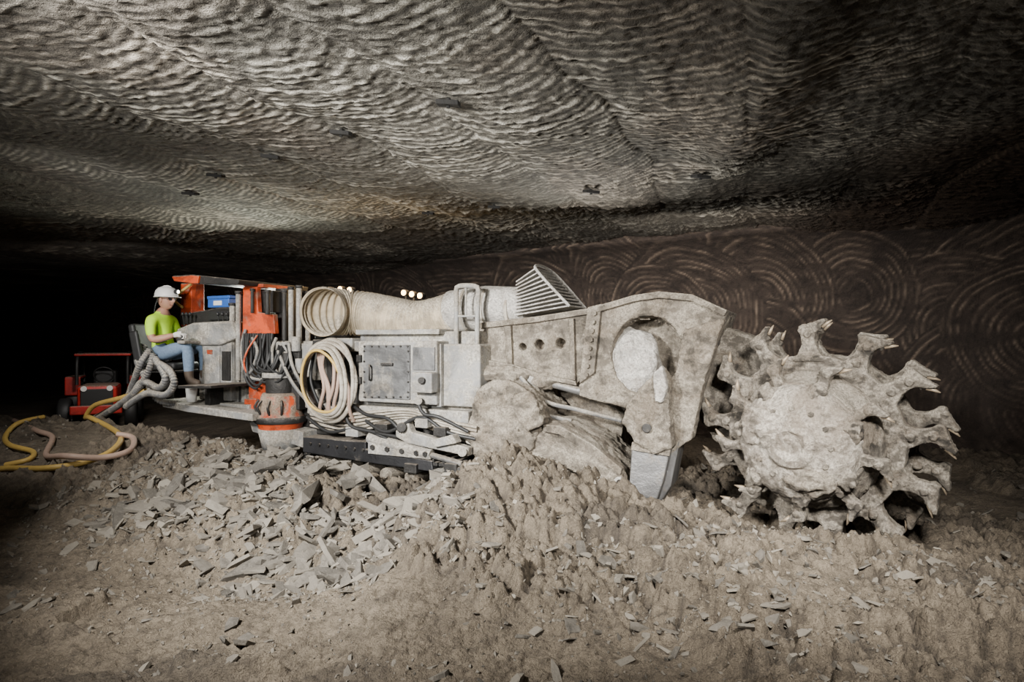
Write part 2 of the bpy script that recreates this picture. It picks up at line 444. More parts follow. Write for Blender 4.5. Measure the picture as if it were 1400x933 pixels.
# ------------------------------------------------------------ roof bolt plates
for (x,y) in [(-.43,4.22),(-1.38,5.05),(-2.21,5.72),(-3.1,6.55),(-3.75,7.3),(.85,6.73),(-.22,7.65),(-1.12,8.35),(1.89,6.27)]:
    gx,gy=np.meshgrid(np.linspace(x-.08,x+.08,9),np.linspace(y-.08,y+.08,9))
    z=float(ceil_h(gx,gy)[0].min())
    e=empty('roof_bolt_plate',(x,y,z-.012),random.uniform(-.15,.15)+.1)
    box('plate',(0,0,0),(.15,.15,.03),M_bolt,.004,e,(.22,.06,0))
    cyl('bolt_head',(0,0,.06),(0,0,-.03),.014,M_bolt,None,6,e,0)

# ============================================================ MACHINE
# --- electrical enclosure
boxp('enclosure_back',492,453,658,560,.12,1.0,M_body,.02)
boxp('enclosure_lid',486,450,600,457,.0,1.0,M_body,.008)
boxp('enclosure_front',490,466,597,551,-.12,.2,M_body,.015)
boxp('enclosure_door',497,471,560,545,-.14,-.12,M_door,.006)
boxp('enclosure_door_right',564,474,594,506,-.14,-.12,M_door,.006)
boxp('junction_box',563,509,590,537,-.24,-.12,M_body,.01)
boxp('enclosure_right',600,470,656,556,.0,.3,M_body,.02)
cyl('gland',P(576,520,-.24),P(576,520,-.29),.035,M_dark)
cyl('gland_2',P(572,548,-.12),P(572,548,-.22),.04,M_body)
bp=[]
for u in np.linspace(499,558,7): bp+=[P(u,473.5,-.14),P(u,542.5,-.14)]
for v in np.linspace(480,536,5): bp+=[P(498.6,v,-.14),P(558.5,v,-.14)]
bolts('door_bolts',bp,.011,.014,M_dark)
for v in (490,520):boxp('hinge',487,v-5,493,v+5,-.15,-.1,M_dark,.004)
boxp('latch',520,496,536,500,-.17,-.14,M_dark,.004)
sweep('enclosure_handle',[P(505,500,-.14),P(505,500,-.2),P(505,518,-.2),P(505,518,-.14)],.01,M_dark)
boxp('enclosure_gusset',597,470,603,556,-.06,.05,M_body,.006)
# --- U guard rail
sweep('guard_rail',[[P(624,470,.05),P(624,420,.05),P(624,397,.05),P(628,391,.05),P(649,391,.05),P(654,397,.05),P(653,420,.05),P(652,470,.05)]],.026,M_body,seg=12)
sweep('guard_bars',[[P(624,432,.05),P(653,432,.05)],[P(637,392,.05),P(637,432,.05)]],.012,M_body)
# --- chassis
boxp('chassis_deck',378,466,492,480,.05,1.3,M_body,.012)
boxp('chassis_mid',395,480,640,600,.18,1.4,M_dark,.02)
boxp('chassis_rail',420,556,640,572,-.02,.2,M_body,.012)
prism('side_frame_plate',[(414,597),(500,604),(500,614),(590,630),(592,645),(500,632),(414,618)],-.12,.1,M_frame,.01)
prism('side_frame_tail',[(340,575),(414,590),(414,612),(345,590)],-.05,.9,M_body,.01)
bolts('frame_bolts',[P(u,606+(u-420)*.12,-.12) for u in range(425,585,12)],.018,.018,M_dark)
prism('frame_window',[(503,604),(585,616),(588,628),(503,620)],-.15,-.12,M_body,.006)
bolts('window_bolts',[P(u,610+(u-500)*.13,-.15) for u in (510,530,550,570,582)],.03,.02,M_dark)
# --- crawler track
def track(name,uc0,uc1,v,r,y0,y1):
    s0,z0=M(uc0,v,y0);s1,z1=M(uc1,v,y0);z1=z0=(z0+z1)/2
    L=(s1-s0);per=2*L+2*math.pi*r;n=int(per/.13);bm=bmesh.new()
    for i in range(n):
        d=i*per/n
        if d<L:p=(s0+d,z0+r);a=0
        elif d<L+math.pi*r:a=-(d-L)/r;p=(s1-math.sin(a)*r,z1+math.cos(a)*r)
        elif d<2*L+math.pi*r:p=(s1-(d-L-math.pi*r),z0-r);a=-math.pi
        else:a=-math.pi-(d-2*L-math.pi*r)/r;p=(s0-math.sin(a)*r,z0+math.cos(a)*r)
        for w,h,o in ((.115,.035,0),(.03,.035,.03)):
            mt=Matrix.Translation((p[0],(y0+y1)/2,p[1]))@Matrix.Rotation(-a,4,'Y')@Matrix.Translation((0,0,o))@Matrix.Diagonal((w,y1-y0,h,1))
            bmesh.ops.create_cube(bm,size=1,matrix=mt)
    from_bm(name,bm,M_dark,mach)
    bm=bmesh.new()
    for k in range(7):
        x=s0+(s1-s0)*k/6;bm_cyl(bm,(x,y0+.03,z0-.02),(x,y1-.03,z0-.02),r*.82 if k in(0,6) else r*.5)
    o=from_bm(name+'_rollers',bm,M_crust,mach);bevel(o,.01)
track('crawler_track',430,632,648,.16,-.1,.3)
track('crawler_track_far',430,632,648,.16,1.1,1.5)
cyl('track_sprocket',P(634,652,-.13),P(634,652,.1),.11,M_dark);cyl('sprocket_hub',P(634,652,-.18),P(634,652,-.13),.05,M_crust)
# --- linkages / pipework between chassis and pivot
cyl('lift_cylinder',P(505,598,-.1),P(590,622,-.1),.06,M_body);cyl('lift_rod',P(590,622,-.1),P(632,634,-.1),.03,M_blade)
prism('link_arm',[(540,575),(556,572),(562,590),(640,612),(640,624),(556,606),(541,597)],-.16,-.06,M_body)
cyl('link_pin',P(549,584,-.22),P(549,584,0),.05,M_dark);cyl('link_pin_2',P(632,618,-.22),P(632,618,0),.045,M_body)
prism('bracket',[(588,602),(618,594),(624,606),(594,612)],-.22,-.1,M_body)
pipes=[]
for k in range(6):
    y=-.1+.03*k;dv=k*5
    pipes.append([P(425,556+dv,y),P(470,566+dv,y-.03),P(520,562+dv*.8,y-.05),P(560,560+dv*.7,y-.02),P(605,574+dv*.7,y-.04),P(652,584+dv,y)])
sweep('hydraulic_lines',pipes,.016,M_hosew,seg=8)
sweep('hydraulic_lines_dark',[[P(500,575,-.12),P(530,590,-.16),P(575,570,-.14),P(610,590,-.12),P(650,600,-.05)],[P(420,570,-.1),P(450,590,-.14),P(490,585,-.14),P(530,600,-.12)],[P(470,545,-.1),P(478,580,-.16),P(510,590,-.14),P(560,600,-.12)],[P(572,552,-.2),P(580,566,-.22),P(600,570,-.2),P(640,590,-.1)],[P(480,552,-.1),P(500,566,-.18),P(530,572,-.2),P(548,590,-.2)]],.019,M_black,seg=8)
for i,(u,v) in enumerate([(600,590),(575,578),(520,585),(480,590),(615,640),(595,650),(560,640)]):
    boxp('valve_block_%d'%i,u-8,v-6,u+9,v+7,-.16,.1,M_body if i%2 else M_dark,.008)
# --- pivot casting + lower arm (crusted)
crust(prism('pivot_casting',[(645,552),(655,532),(672,520),(698,520),(720,535),(740,562),(728,612),(690,634),(652,630),(636,595)],-.05,.7,M_crust,0),.02,.07,.16)
crust(revolve('pivot_collar',[(.10,.12),(.27,.12),(.285,.02),(.25,-.05),(.17,-.07),(.12,-.03),(.0,-.02)],tuple(P(684,558,-.1)),M_crust,'y',40),.016,.06,.12)
crust(prism('pivot_shoulder',[(700,540),(722,535),(735,556),(742,580),(720,590),(704,570)],-.16,.1,M_crust,0),.018,.05,.1)
crust(prism('lower_arm',[(690,560),(720,572),(765,580),(812,608),(848,640),(860,652),(856,694),(826,668),(770,640),(720,640),(660,650),(645,610)],-.02,.75,M_crust,0),.02,.06,.15)
prism('lower_arm_edge',[(742,580),(766,582),(812,609),(850,641),(848,650),(808,622),(764,594),(742,590)],-.08,.0,M_crust,.01)
cyl('arm_pin_ring',P(847,660,-.06),P(847,660,.0),.055,M_pale);cyl('arm_pin_hole_shade',P(847,660,-.07),P(847,660,-.05),.03,M_void)  # solid dark disc paints the shade inside the pin hole
crust(prism('inner_frame',[(690,500),(800,530),(850,570),(850,640),(760,610),(690,590)],.75,1.2,M_crust,0),.03,.1,.2)
# --- boom
def apply(ob):
    dg=bpy.context.evaluated_depsgraph_get();me=bpy.data.meshes.new_from_object(ob.evaluated_get(dg));ob.modifiers.clear();ob.data=me
def cut(ob,tool):
    m=ob.modifiers.new('b','BOOLEAN');m.operation='DIFFERENCE';m.object=tool;m.solver='EXACT'
    bpy.context.view_layer.update();apply(ob);bpy.data.objects.remove(tool)
beam=prism('boom_beam',[(650,450),(668,444),(735,436),(806,426),(812,512),(786,524),(735,512),(700,500),(655,492)],.25,.85,M_crust,0)
for (u,v,r) in ((737,471,.055),(766,469,.055),(714,474,.04)):
    cut(beam,cyl('t',P(u,v,.25)+Vector((0,-.2,0)),P(u,v,.25)+Vector((0,.18,0)),r,M_void,bev=0))
crust(beam,.018,.02,.1)
prism('boom_top_plate',[(655,441),(735,432),(812,420),(812,428),(735,440),(655,449)],.2,.9,M_crust,.008)
prism('boom_bottom_plate',[(655,490),(700,498),(736,510),(786,521),(788,527),(735,517),(700,505),(655,497)],.2,.9,M_crust,.008)
prism('boom_rib',[(690,446),(698,445),(700,498),(692,497)],.2,.26,M_crust,.006)
prism('boom_rib_2',[(778,436),(784,435),(786,520),(779,519)],.2,.26,M_crust,.006)
head=prism('boom_head',[(806,424),(866,408),(900,403),(945,407),(993,428),(985,452),(962,480),(948,520),(934,560),(925,585),(900,580),(862,560),(790,541),(794,520)],.12,.9,M_crust,0)
c=P(884,486,.12)
bm=bmesh.new();bm_cyl(bm,(0,-.3,0),(0,.45,0),.33,None,48)
for v in bm.verts:v.co=Vector((v.co.x*1.02+c.x,v.co.y+c.y,v.co.z*1.12+c.z))
cut(head,from_bm('t',bm,M_void,mach))
crust(head,.018,.04,.13)
crust(blob('salt_pack',P(864,500,.34),(.29,.22,.36),M_pale,None,.16,3),.014,.03,.1)
crust(revolve('opening_rim',[(.32,.05),(.325,-.05),(.345,-.055),(.365,-.02),(.365,.05)],(c.x,c.y,c.z),M_crust,'y',48),.012,.03,.1)
prism('head_top_edge',[(808,420),(866,403),(900,398),(946,402),(994,424),(990,432),(944,411),(900,407),(866,412),(808,429)],.06,.95,M_crust,.01)
prism('boom_flange',[(803,420),(822,415),(812,510),(792,524)],.07,.2,M_crust,.008)
bolts('flange_bolts',[P(813-k*1.6,428+k*12,.07) for k in range(8)],.026,.03,M_crust)
crust(prism('shield_plate',[(935,452),(968,440),(990,436),(972,490),(958,540),(945,600),(915,622),(893,600),(884,560),(905,545),(925,505)],-.12,.1,M_crust,0),.016,.03,.1)
crust(prism('blade_mount',[(872,535),(893,512),(903,503),(912,520),(915,570),(918,612),(893,620),(868,605),(850,578),(858,552)],-.3,-.05,M_crust,0),.016,.045,.1)
crust(prism('mount_lug',[(893,510),(905,500),(912,530),(905,552),(895,548)],-.36,-.28,M_pale,0),.012,.02,.08)
cyl('mount_pin',P(884,585,-.34),P(884,585,-.1),.04,M_dark)
prism('scraper_blade',[(864,604),(917,612),(906,660),(892,702),(857,690),(861,650)],-.24,-.12,M_blade,.01)
prism('scraper_blade_side',[(917,612),(930,600),(917,665),(893,702)],-.12,.2,M_blade,.01)
prism('scraper_lip',[(864,604),(917,612),(915,624),(862,615)],-.27,-.24,M_crust,.006)
crust(prism('gearbox_housing',[(945,446),(1000,450),(1060,470),(1085,600),(1030,640),(975,600),(950,560)],.45,.95,M_wheel,0),.025,.05,.15)
# boom hydraulic cylinders underneath
cyl('boom_cylinder',P(664,500,.3),P(742,520,.3),.085,M_body);cyl('boom_cylinder_rod',P(742,520,.3),P(800,536,.3),.045,M_blade)
crust(blob('boom_cylinder_cap',P(745,520,.28),(.14,.11,.09),M_crust,None,.2,8),.015,.03,.1)
crust(blob('boom_root_crust',P(690,512,.25),(.28,.2,.11),M_crust,None,.3,5),.018,.05,.1)
sweep('boom_hoses',[[P(700,500,.2),P(740,545,.15),P(790,560,.3),P(850,575,.3)],[P(690,520,.1),P(730,560,.1),P(780,575,.3)]],.022,M_hoseg)

# --- cutter wheel
cw=empty('cutter_wheel',(2.66,-.06,.93),math.radians(-17),mach)
M_pick=plain('carbide_pick',(.34,.27,.19),.5,.3)
def disc(name,y,th,rb,rt,n,ph,mat,vox=.010,hub=True):
    bm=bmesh.new();k=rt/.92
    tooth=[(.56,-.12),(.63,-.075),(.70,-.055),(.765,-.062),(.81,-.085),(.85,-.075),(.862,-.02),(.872,.03),(.905,.115),(.885,.13),(.83,.085),(.79,.052),(.745,.042),(.69,.052),(.63,.08),(.56,.13)]
    if hub: bm_cyl(bm,(0,y-th/2,0),(0,y+th/2,0),rb,None,96)
    offs=[]
    for i in range(n):
        a=2*math.pi*i/n+ph+random.uniform(-.03,.03);ra=Vector((math.cos(a),0,math.sin(a)));ta=Vector((math.sin(a),0,-math.cos(a)))
        yo=random.uniform(-.035,.035);offs.append((a,yo))
        pts=[ra*(rb-.05+(r-.56)*(rt-rb+.05)/.345)+ta*t*k*.95 for r,t in tooth]
        w=th*.48
        A=[bm.verts.new(p+Vector((0,y-w+yo,0))) for p in pts];B=[bm.verts.new(p+Vector((0,y+w+yo,0))) for p in pts];m=len(pts)
        bm.faces.new(A);bm.faces.new(B[::-1])
        for j in range(m):bm.faces.new([A[j],B[j],B[(j+1)%m],A[(j+1)%m]])
        q=ra*(rt*.90)
        bm_cyl(bm,q-ta*.05*k+Vector((0,y+yo,0)),q+ta*.08*k+ra*.02+Vector((0,y+yo,0)),.038*k,.028*k,12)
        bm_cyl(bm,q-ra*.03+Vector((0,y-th*.75+yo,0)),q-ra*.03+Vector((0,y+yo,0)),.028,None,10)
        q2=ra*(rb+.03)
        bm_cyl(bm,q2+Vector((0,y-th*.75,0)),q2+Vector((0,y+th*.75,0)),.03,None,12)
    ob=from_bm(name,bm,mat,cw);crust(ob,vox,.015,.045)
    bm=bmesh.new()
    for a,yo in offs:
        ra=Vector((math.cos(a),0,math.sin(a)));ta=Vector((math.sin(a),0,-math.cos(a)))
        q=ra*(rt*.935)+ta*.085*k+Vector((0,y+yo,0));bm_cyl(bm,q,q+ra*.045+ta*.075,.024,.004,12)
    from_bm(name+'_picks',bm,M_pick,cw,True)
disc('cutter_disc_main',.02,.10,.66,.95,13,.12,M_wheel)
disc('cutter_disc_rear',.42,.10,.66,.93,13,.22,M_wheel)
disc('cutter_ring_front',-.26,.085,.42,.65,9,.5,M_wheel)
revolve('drum_shell',[(.0,.5),(.6,.5),(.6,.05),(.0,.05)],(0,0,0),M_dark,'y',64,cw)
crust(revolve('rim_flange',[(.50,.0),(.50,-.06),(.60,-.065),(.615,-.10),(.645,-.10),(.655,.0)],(0,0,0),M_wheel,'y',96,cw),.011,.014,.06)
crust(revolve('drum_step',[(.0,.0),(.54,-.02),(.53,-.12),(.47,-.2),(.45,-.3),(0,-.3)],(0,0,0),M_wheel,'y',80,cw),.015,.035,.1)
crust(revolve('drum_cap',[(0,-.2),(.43,-.2),(.44,-.31),(.415,-.38),(.35,-.42),(.22,-.46),(.18,-.47),(.17,-.50),(.11,-.52),(.08,-.49),(0,-.485)],(0,0,0),M_cap,'y',80,cw),.012,.028,.11)
crust(blob('cap_salt_cake',(-.2,-.42,.12),(.17,.09,.15),M_cap,cw,.4,4),.012,.03,.08)
crust(blob('cap_salt_cake_2',(.1,-.42,-.25),(.2,.07,.1),M_crust,cw,.4,9),.012,.03,.08)
bolts('cap_bolts',[Vector((.27*math.cos(a),-.445,.27*math.sin(a))) for a in np.linspace(0,6.283,13)[:-1]],.02,.02,M_wheel,cw)
cyl('cap_port',(-.16,-.44,.02),(-.16,-.52,.02),.05,M_wheel,None,20,cw)
for i in range(7):
    a=i*.9+.3;crust(blob('cap_lug_%d'%i,(.41*math.cos(a),-.34,.41*math.sin(a)),(.075,.07,.075),M_wheel,cw,.5,i,3),.012,.03,.06)

# --- ventilation duct
yb=.45
lam=.055
sweep('ventilation_duct',[P(441,426,-.02),P(452,426,.16),P(476,427,.36),P(500,429,yb),P(530,434,yb),P(570,440,yb),P(600,434,yb),P(628,424,yb)],lambda L:.275-.06*min(1,L/1.9)+.014*math.sin(2*math.pi*L/lam),M_cream,seg=44,ds=.009)
t0=(P(452,426,.16)-P(441,426,-.02)).normalized()
sweep('duct_collar',[[P(441,426,-.02)-t0*.02,P(441,426,-.02)+t0*.04]],.285,M_hosew,seg=44)
cyl('duct_transition',P(618,426,yb),P(668,420,yb),.235,M_pale,.235,40);cyl('duct_transition_2',P(665,420,yb),P(722,417,yb),.235,M_pale,.19,40)
for u in (640,668,700):cyl('duct_band_%d'%u,P(u,422,yb),P(u+4,422,yb),.245 if u<690 else .215,M_hosew,None,40)
A=P(716,412,yb)
bm=bmesh.new()
for k in range(11):
    t=k/10
    p0=Vector((A.x+.02*t,yb-.24,A.z-.16+.34*t)); p1=Vector((A.x+.62-.36*t,yb-.30,A.z-.08+.38*t))
    q0=p0+Vector((0,.44,0));q1=p1+Vector((0,.5,0))
    V=[bm.verts.new(p) for p in (p0,p1,q1,q0)]+[bm.verts.new(p+Vector((0,0,.014))) for p in (p0,p1,q1,q0)]
    for f in ((0,1,2,3),(7,6,5,4),(0,4,5,1),(1,5,6,2),(2,6,7,3),(3,7,4,0)):bm.faces.new([V[i] for i in f])
from_bm('intake_slats',bm,M_pale,mach)
prism('intake_back',[(A.x,A.z-.17),(A.x+.6,A.z-.09),(A.x+.26,A.z+.31),(A.x+.02,A.z+.19)],yb+.24,yb+.27,M_pale,.004,None,True)
sweep('intake_frame',[[Vector((A.x+.62,yb-.3,A.z-.08)),Vector((A.x+.26,yb-.3,A.z+.31)),Vector((A.x+.26,yb+.2,A.z+.31)),Vector((A.x+.62,yb+.2,A.z-.08))]],.014,M_pale)

# --- tail section: canister, towers, hoses
def zv(v,u,y):return M(u,v,y)[1]
c=Vector((M(384,560,.0)[0],.0,zv(612,384,0)))
revolve('orange_canister',[(0,.0),(.17,.0),(.20,.06),(.255,.28),(.285,.32),(.285,.37),(.25,.41),(.23,.62),(.2,.66),(0,.66)],tuple(c),M_orange,'z',40)
revolve('canister_band',[(.29,.31),(.30,.33),(.30,.37),(.285,.39)],tuple(c),M_dark,'z',40)
revolve('canister_base',[(.0,-.03),(.20,-.03),(.26,.24),(.24,.24),(0,.2)],tuple(c),M_body,'z',40)
cyl('canister_neck',c+Vector((0,0,.64)),c+Vector((0,0,.86)),.17,M_dark);cyl('canister_neck_flange',c+Vector((0,0,.84)),c+Vector((0,0,.90)),.21,M_body)
cyl('canister_motor',c+Vector((.05,.1,.9)),c+Vector((.05,.1,1.15)),.15,M_body)
for k in range(4):
    a=-2.4+k*.55;sweep('canister_lug_%d'%k,[[c+Vector((.25*math.cos(a),.25*math.sin(a),.42)),c+Vector((.29*math.cos(a),.29*math.sin(a),.50)),c+Vector((.24*math.cos(a),.24*math.sin(a),.58))]],.014,M_dark)
boxp('tower_base',338,540,372,578,.05,.6,M_body,.012)
prism('orange_plate',[(332,392),(351,392),(353,427),(374,429),(376,456),(354,456),(345,470),(331,468)],.05,.12,M_orange,.01)
boxp('orange_post',352,395,358,560,.2,.32,M_dark,.008)
boxp('orange_guard',340,520,366,548,-.02,.05,M_orange,.008)
boxp('orange_guard_2',334,545,350,566,-.06,.3,M_orange,.008)
boxp('orange_side',372,470,378,540,.02,.12,M_orange,.006)
boxp('orange_top_plate',334,388,360,393,.05,.5,M_orange,.006)
boxp('tower_block',356,397,373,427,.15,.5,M_dark,.01);boxp('tower_block_2',376,394,392,462,.3,.55,M_dark,.01)
cols=[(318,418,545,.05,.035,M_body),(326,402,520,.0,.03,M_body),(330,405,560,.12,.03,M_dark),(398,396,468,.1,.03,M_body),(409,394,468,.15,.034,M_body),(421,402,470,.3,.03,M_body),(389,400,500,.15,.03,M_dark),(304,430,480,.2,.025,M_dark),(366,400,430,-.02,.028,M_dark),(345,398,428,0,.02,M_dark)]
for i,(u,a,b,y,r,m) in enumerate(cols):
    cyl('column_%d'%i,P(u,a,y),Vector((P(u,a,y).x,y,P(u,b,y).z)),r,m)
    cyl('column_cap_%d'%i,P(u,a,y),P(u,a-4,y),r*1.4,M_dark)
hs=[]
for k in range(13):
    u=334+k*3.2;y=-.06-.015*(k%4);sag=520+random.uniform(-12,8)
    hs.append([P(u,456,0),P(u-2+random.uniform(-3,3),485,y),P(u+random.uniform(-5,4),sag-10,y-.04),P(u+14,sag+random.uniform(-4,4),y-.05),P(u+26,sag-26,y),P(min(u+30,388),470+random.uniform(-5,5),.05)])
sweep('black_hose_bundle',hs,.017,M_black,seg=8)
sweep('grey_hose_bundle',[[P(336,450,.02),P(330,480,-.03),P(338,512,-.1),P(360,518,-.12),P(372,500,-.05)],[P(345,462,-.05),P(352,480,-.1),P(345,505,-.12),P(335,515,-.05)],[P(378,462,.0),P(372,480,-.08),P(376,505,-.1),P(392,520,0)],[P(395,470,-.05),P(400,500,-.15),P(415,530,-.12),P(430,560,-.1)],[P(380,480,-.08),P(398,520,-.18),P(420,548,-.14),P(450,575,-.12)]],.02,M_hoseg,seg=8)
sweep('red_cable',[[P(352,458,-.05),P(338,480,-.14),P(334,500,-.14),P(345,520,-.1)]],.012,M_orange)
for i,(u,v,w,h,y,m) in enumerate([(385,478,18,22,-.02,M_body),(402,485,14,18,-.05,M_dark),(418,480,16,22,0,M_body),(398,510,22,18,-.02,M_dark),(425,505,14,30,0,M_body),(470,470,22,16,0,M_body),(434,470,14,12,-.02,M_dark),(400,540,18,40,.0,M_dark),(425,545,16,26,.02,M_body)]):
    boxp('pump_block_%d'%i,u-w/2,v-h/2,u+w/2,v+h/2,y,y+.25,m,.012)
for i,(u,v) in enumerate([(392,492),(410,500),(418,525),(405,470)]):
    cyl('filter_%d'%i,P(u,v+10,-.06),P(u,v-10,-.06),.05,M_body if i%2 else M_dark)
# hose coil
cc=P(451,520,-.18);loops=[]
for k in range(5):
    pts=[];R=.43-.028*k;ph=random.uniform(0,6);oy=-.035*k
    for j in range(17):
        a=j/16*2*math.pi;pts.append(cc+Vector((R*.86*math.cos(a)+.02*math.sin(2*a+ph),oy+.03*math.sin(a+ph),R*1.05*math.sin(a)-.02*math.cos(a)*k*.5)))
    loops.append(pts)
sweep('hose_coil',loops[:4],.024,M_hosew,seg=10)
sweep('hose_coil_yellow',[loops[4]],.016,M_hosey,seg=10)
inner=[]
for k in range(7):
    u=434+k*6
    inner.append([P(u,474,-.1),P(u+random.uniform(-6,6),500,-.22),P(u+random.uniform(2,14),530,-.25),P(u+random.uniform(-4,10),560,-.2),P(u+14,575,-.1)])
sweep('hanging_hoses',inner,.02,M_hosep,seg=8)
sweep('hanging_hoses_black',[[P(440,470,-.1),P(460,500,-.2),P(445,540,-.2),P(470,565,-.12)],[P(430,480,-.1),P(425,520,-.15),P(440,560,-.12)]],.018,M_black,seg=8)

# --- operator station
prism('canopy',[(235,377),(262,375),(327,382),(325,389),(300,389),(262,387),(238,384)],-.25,.9,M_dark,.012)
prism('canopy_front_edge',[(235,378),(262,376),(272,377),(270,387),(262,387),(238,384)],-.28,-.25,M_orange,.006)
boxp('canopy_post',247,387,262,446,.15,.35,M_orange,.01);boxp('canopy_post_2',264,392,269,440,.3,.4,M_orange,.008)
sweep('canopy_cable',[[P(262,388,.1),P(244,402,.0),P(240,412,.05),P(250,420,.1)]],.018,M_hosey)
boxp('blue_box',284,406,313,420,.1,.5,M_blue,.01);boxp('blue_box_lid',283,404,314,408,.08,.52,M_blue,.006)
boxp('blue_box_label',292,411,303,417,.095,.1,M_white,0)
prism('control_console',[(240,450),(262,441),(318,438),(323,462),(300,472),(268,472),(244,466)],-.05,.5,M_body,.03)
prism('console_top',[(246,430),(300,420),(320,420),(320,440),(262,442),(246,444)],.1,.5,M_dark,.015)
boxp('display_screen',285,426,312,437,.06,.1,M_black,.005)
boxp('console_cabinet',272,468,316,547,.0,.5,M_body,.015)
boxp('cabinet_door',277,474,300,540,-.02,.0,M_body,.006);boxp('cabinet_vent',303,480,314,520,-.02,.0,M_dark,.004)
boxp('cabinet_red_tag',283,478,290,484,-.03,-.02,M_orange,.002)
for i,u in enumerate((252,257,262,300,306,312)):
    cyl('lever_%d'%i,P(u,446,.02),P(u-2,430,-.02),.008,M_black,None,10);blob('lever_knob_%d'%i,P(u-2,429,-.02),(.02,.02,.025),M_black,None,0,0,2)
boxp('cabinet_rear',318,470,336,560,.1,.6,M_body,.012)
prism('platform',[(222,546),(255,553),(345,566),(345,576),(255,563),(222,556)],-.35,.9,M_body,.01)
prism('footrest',[(242,527),(288,527),(288,531),(242,531)],-.62,.2,M_dark,.006)
boxp('footrest_post',280,529,287,560,-.2,.1,M_dark,.006)
boxp('platform_box',300,552,340,572,-.1,.6,M_body,.01)
sweep('platform_rail',[[P(232,550,-.3),P(262,556,-.3),P(300,562,-.3),P(338,574,-.2)]],.02,M_dark)
cb=P(262,549,-.3);revolve('white_bucket',[(0,0),(.055,0),(.068,.16),(.073,.165),(.064,.165),(.05,.01)],tuple(cb),M_white,'z',24)
for i,(u,v,y) in enumerate([(465,395,1.3),(450,396,1.3),(552,400,1.3),(563,402,1.3),(574,404,1.3),(478,396,1.3)]):
    p=P(u,v,y);cyl('work_light_%d'%i,p,p+Vector((0,.08,0)),.045,M_dark,None,16)
    cyl('work_light_lens_%d'%i,p-Vector((0,.008,0)),p,.036,M_lamp,None,16,None,0)
    sweep('work_light_stem_%d'%i,[[p+Vector((0,.05,0)),p+Vector((0,.05,-.5))]],.012,M_dark)
boxp('rear_cowl',430,446,600,480,1.0,1.5,M_dark,.02)

# ============================================================ OPERATOR
ops=empty('machine_operator',(-4.47,8.0,1.53),math.radians(-8));ops.scale=(1.07,1.07,1.07)
def skin(V,R,E,root=0,sub=2):
    me=bpy.data.meshes.new('sk');me.from_pydata([tuple(v) for v in V],E,[]);ob=bpy.data.objects.new('sk',me);COL.objects.link(ob)
    ob.modifiers.new('s','SKIN').branch_smoothing=.6
    for i,r in enumerate(R):
        sv=me.skin_vertices[0].data[i];sv.radius=(r,r) if not isinstance(r,tuple) else r;sv.use_root=(i==root)
    s=ob.modifiers.new('ss','SUBSURF');s.levels=sub;s.render_levels=sub
    bpy.context.view_layer.update();dg=bpy.context.evaluated_depsgraph_get()
    m=bpy.data.meshes.new_from_object(ob.evaluated_get(dg));bpy.data.objects.remove(ob);return m
V=[];R=[];E=[];ix={}
def j(n,p,r,par=None):
    ix[n]=len(V);V.append(Vector(p));R.append(r)
    if par:E.append((ix[par],ix[n]))
j('pelvis',(0,0,.02),.15);j('belly',(.0,0,.15),.142,'pelvis');j('chest',(-.01,0,.29),.14,'belly');j('upchest',(-.01,0,.41),.105,'chest');j('neckbase',(.005,0,.50),.070,'upchest');j('neck',(.03,0,.57),.060,'neckbase')
for sd,n in ((-1,'r'),(1,'l')):
    j(n+'sh',(-.01,sd*.18,.42),.075,'upchest');j(n+'ua',(.015,sd*.222,.30),.06,n+'sh');j(n+'el',(.06,sd*.245,.17),.048,n+'ua')
    j(n+'fa',(.17,sd*.225,.19),.045,n+'el');j(n+'wr',(.29,sd*.17,.23),.03,n+'fa')
    j(n+'hip',(.08,sd*.10,.0),.108,'pelvis');j(n+'th',(.25,sd*.125,.06),.09,n+'hip');j(n+'kn',(.43,sd*.145,.09),.068,n+'th')
    j(n+'ca',(.445,sd*.145,-.07),.064,n+'kn');j(n+'an',(.445,sd*.14,-.26),.052,n+'ca');j(n+'he',(.47,sd*.14,-.315),.052,n+'an');j(n+'to',(.60,sd*.15,-.335),.038,n+'he')
body=skin(V,R,E)
M_shirt=plain('hivis_shirt',(.50,.85,.03),.8,0,.15,30);M_skin=plain('skin',(.42,.22,.15),.55,0,.12,30)
M_jean=plain('denim',(.14,.20,.29),.85,0,.45,40);M_boot=plain('boot_leather',(.07,.05,.035),.7);M_glove=plain('glove_fabric',(.62,.60,.55),.85)
M_belt=plain('belt',(.03,.03,.03),.6);M_hair=plain('hair',(.05,.032,.02),.9)
for m in (M_shirt,M_skin,M_jean,M_boot,M_belt):body.materials.append(m)
names=list(ix.keys())
ARM=('ua','el','fa','wr');TORSO=('pelvis','belly','chest','upchest','neckbase','neck')
def near(p):
    best=9;o=(names[0],names[1],0.)
    for a,b in E:
        nb=names[b];k=nb[1:] if nb not in TORSO else nb
        if k in ARM and abs(p.y)<.165 and p.x<.2:continue
        if k in ARM and p.y*(1 if nb[0]=='l' else -1)<0:continue
        if k in ('hip','th') and p.z>.13:continue
        A=V[a];B=V[b];d=B-A;t=max(0,min(1,(p-A).dot(d)/d.length_squared));q=(p-(A+d*t)).length-.5*((R[a])*(1-t)+R[b]*t)
        if q<best:best=q;o=(names[a],k,t)
    return o
for f in body.polygons:
    f.use_smooth=True;a,b,t=near(Vector(f.center));z=f.center[2]
    if b=='neck' or (b=='neckbase' and t>.8):m=1
    elif b in('fa','wr') :m=1
    elif b=='el':m=0 if t<.6 else 1
    elif b in('hip','th','kn','ca'):m=2
    elif b=='an':m=2 if t<.6 else 3
    elif b in('he','to'):m=3
    elif b=='belly':m=0 if z>.075 else (4 if z>.045 else 2)
    else:m=0
    if z<.05 and m==0:m=2
    f.material_index=m
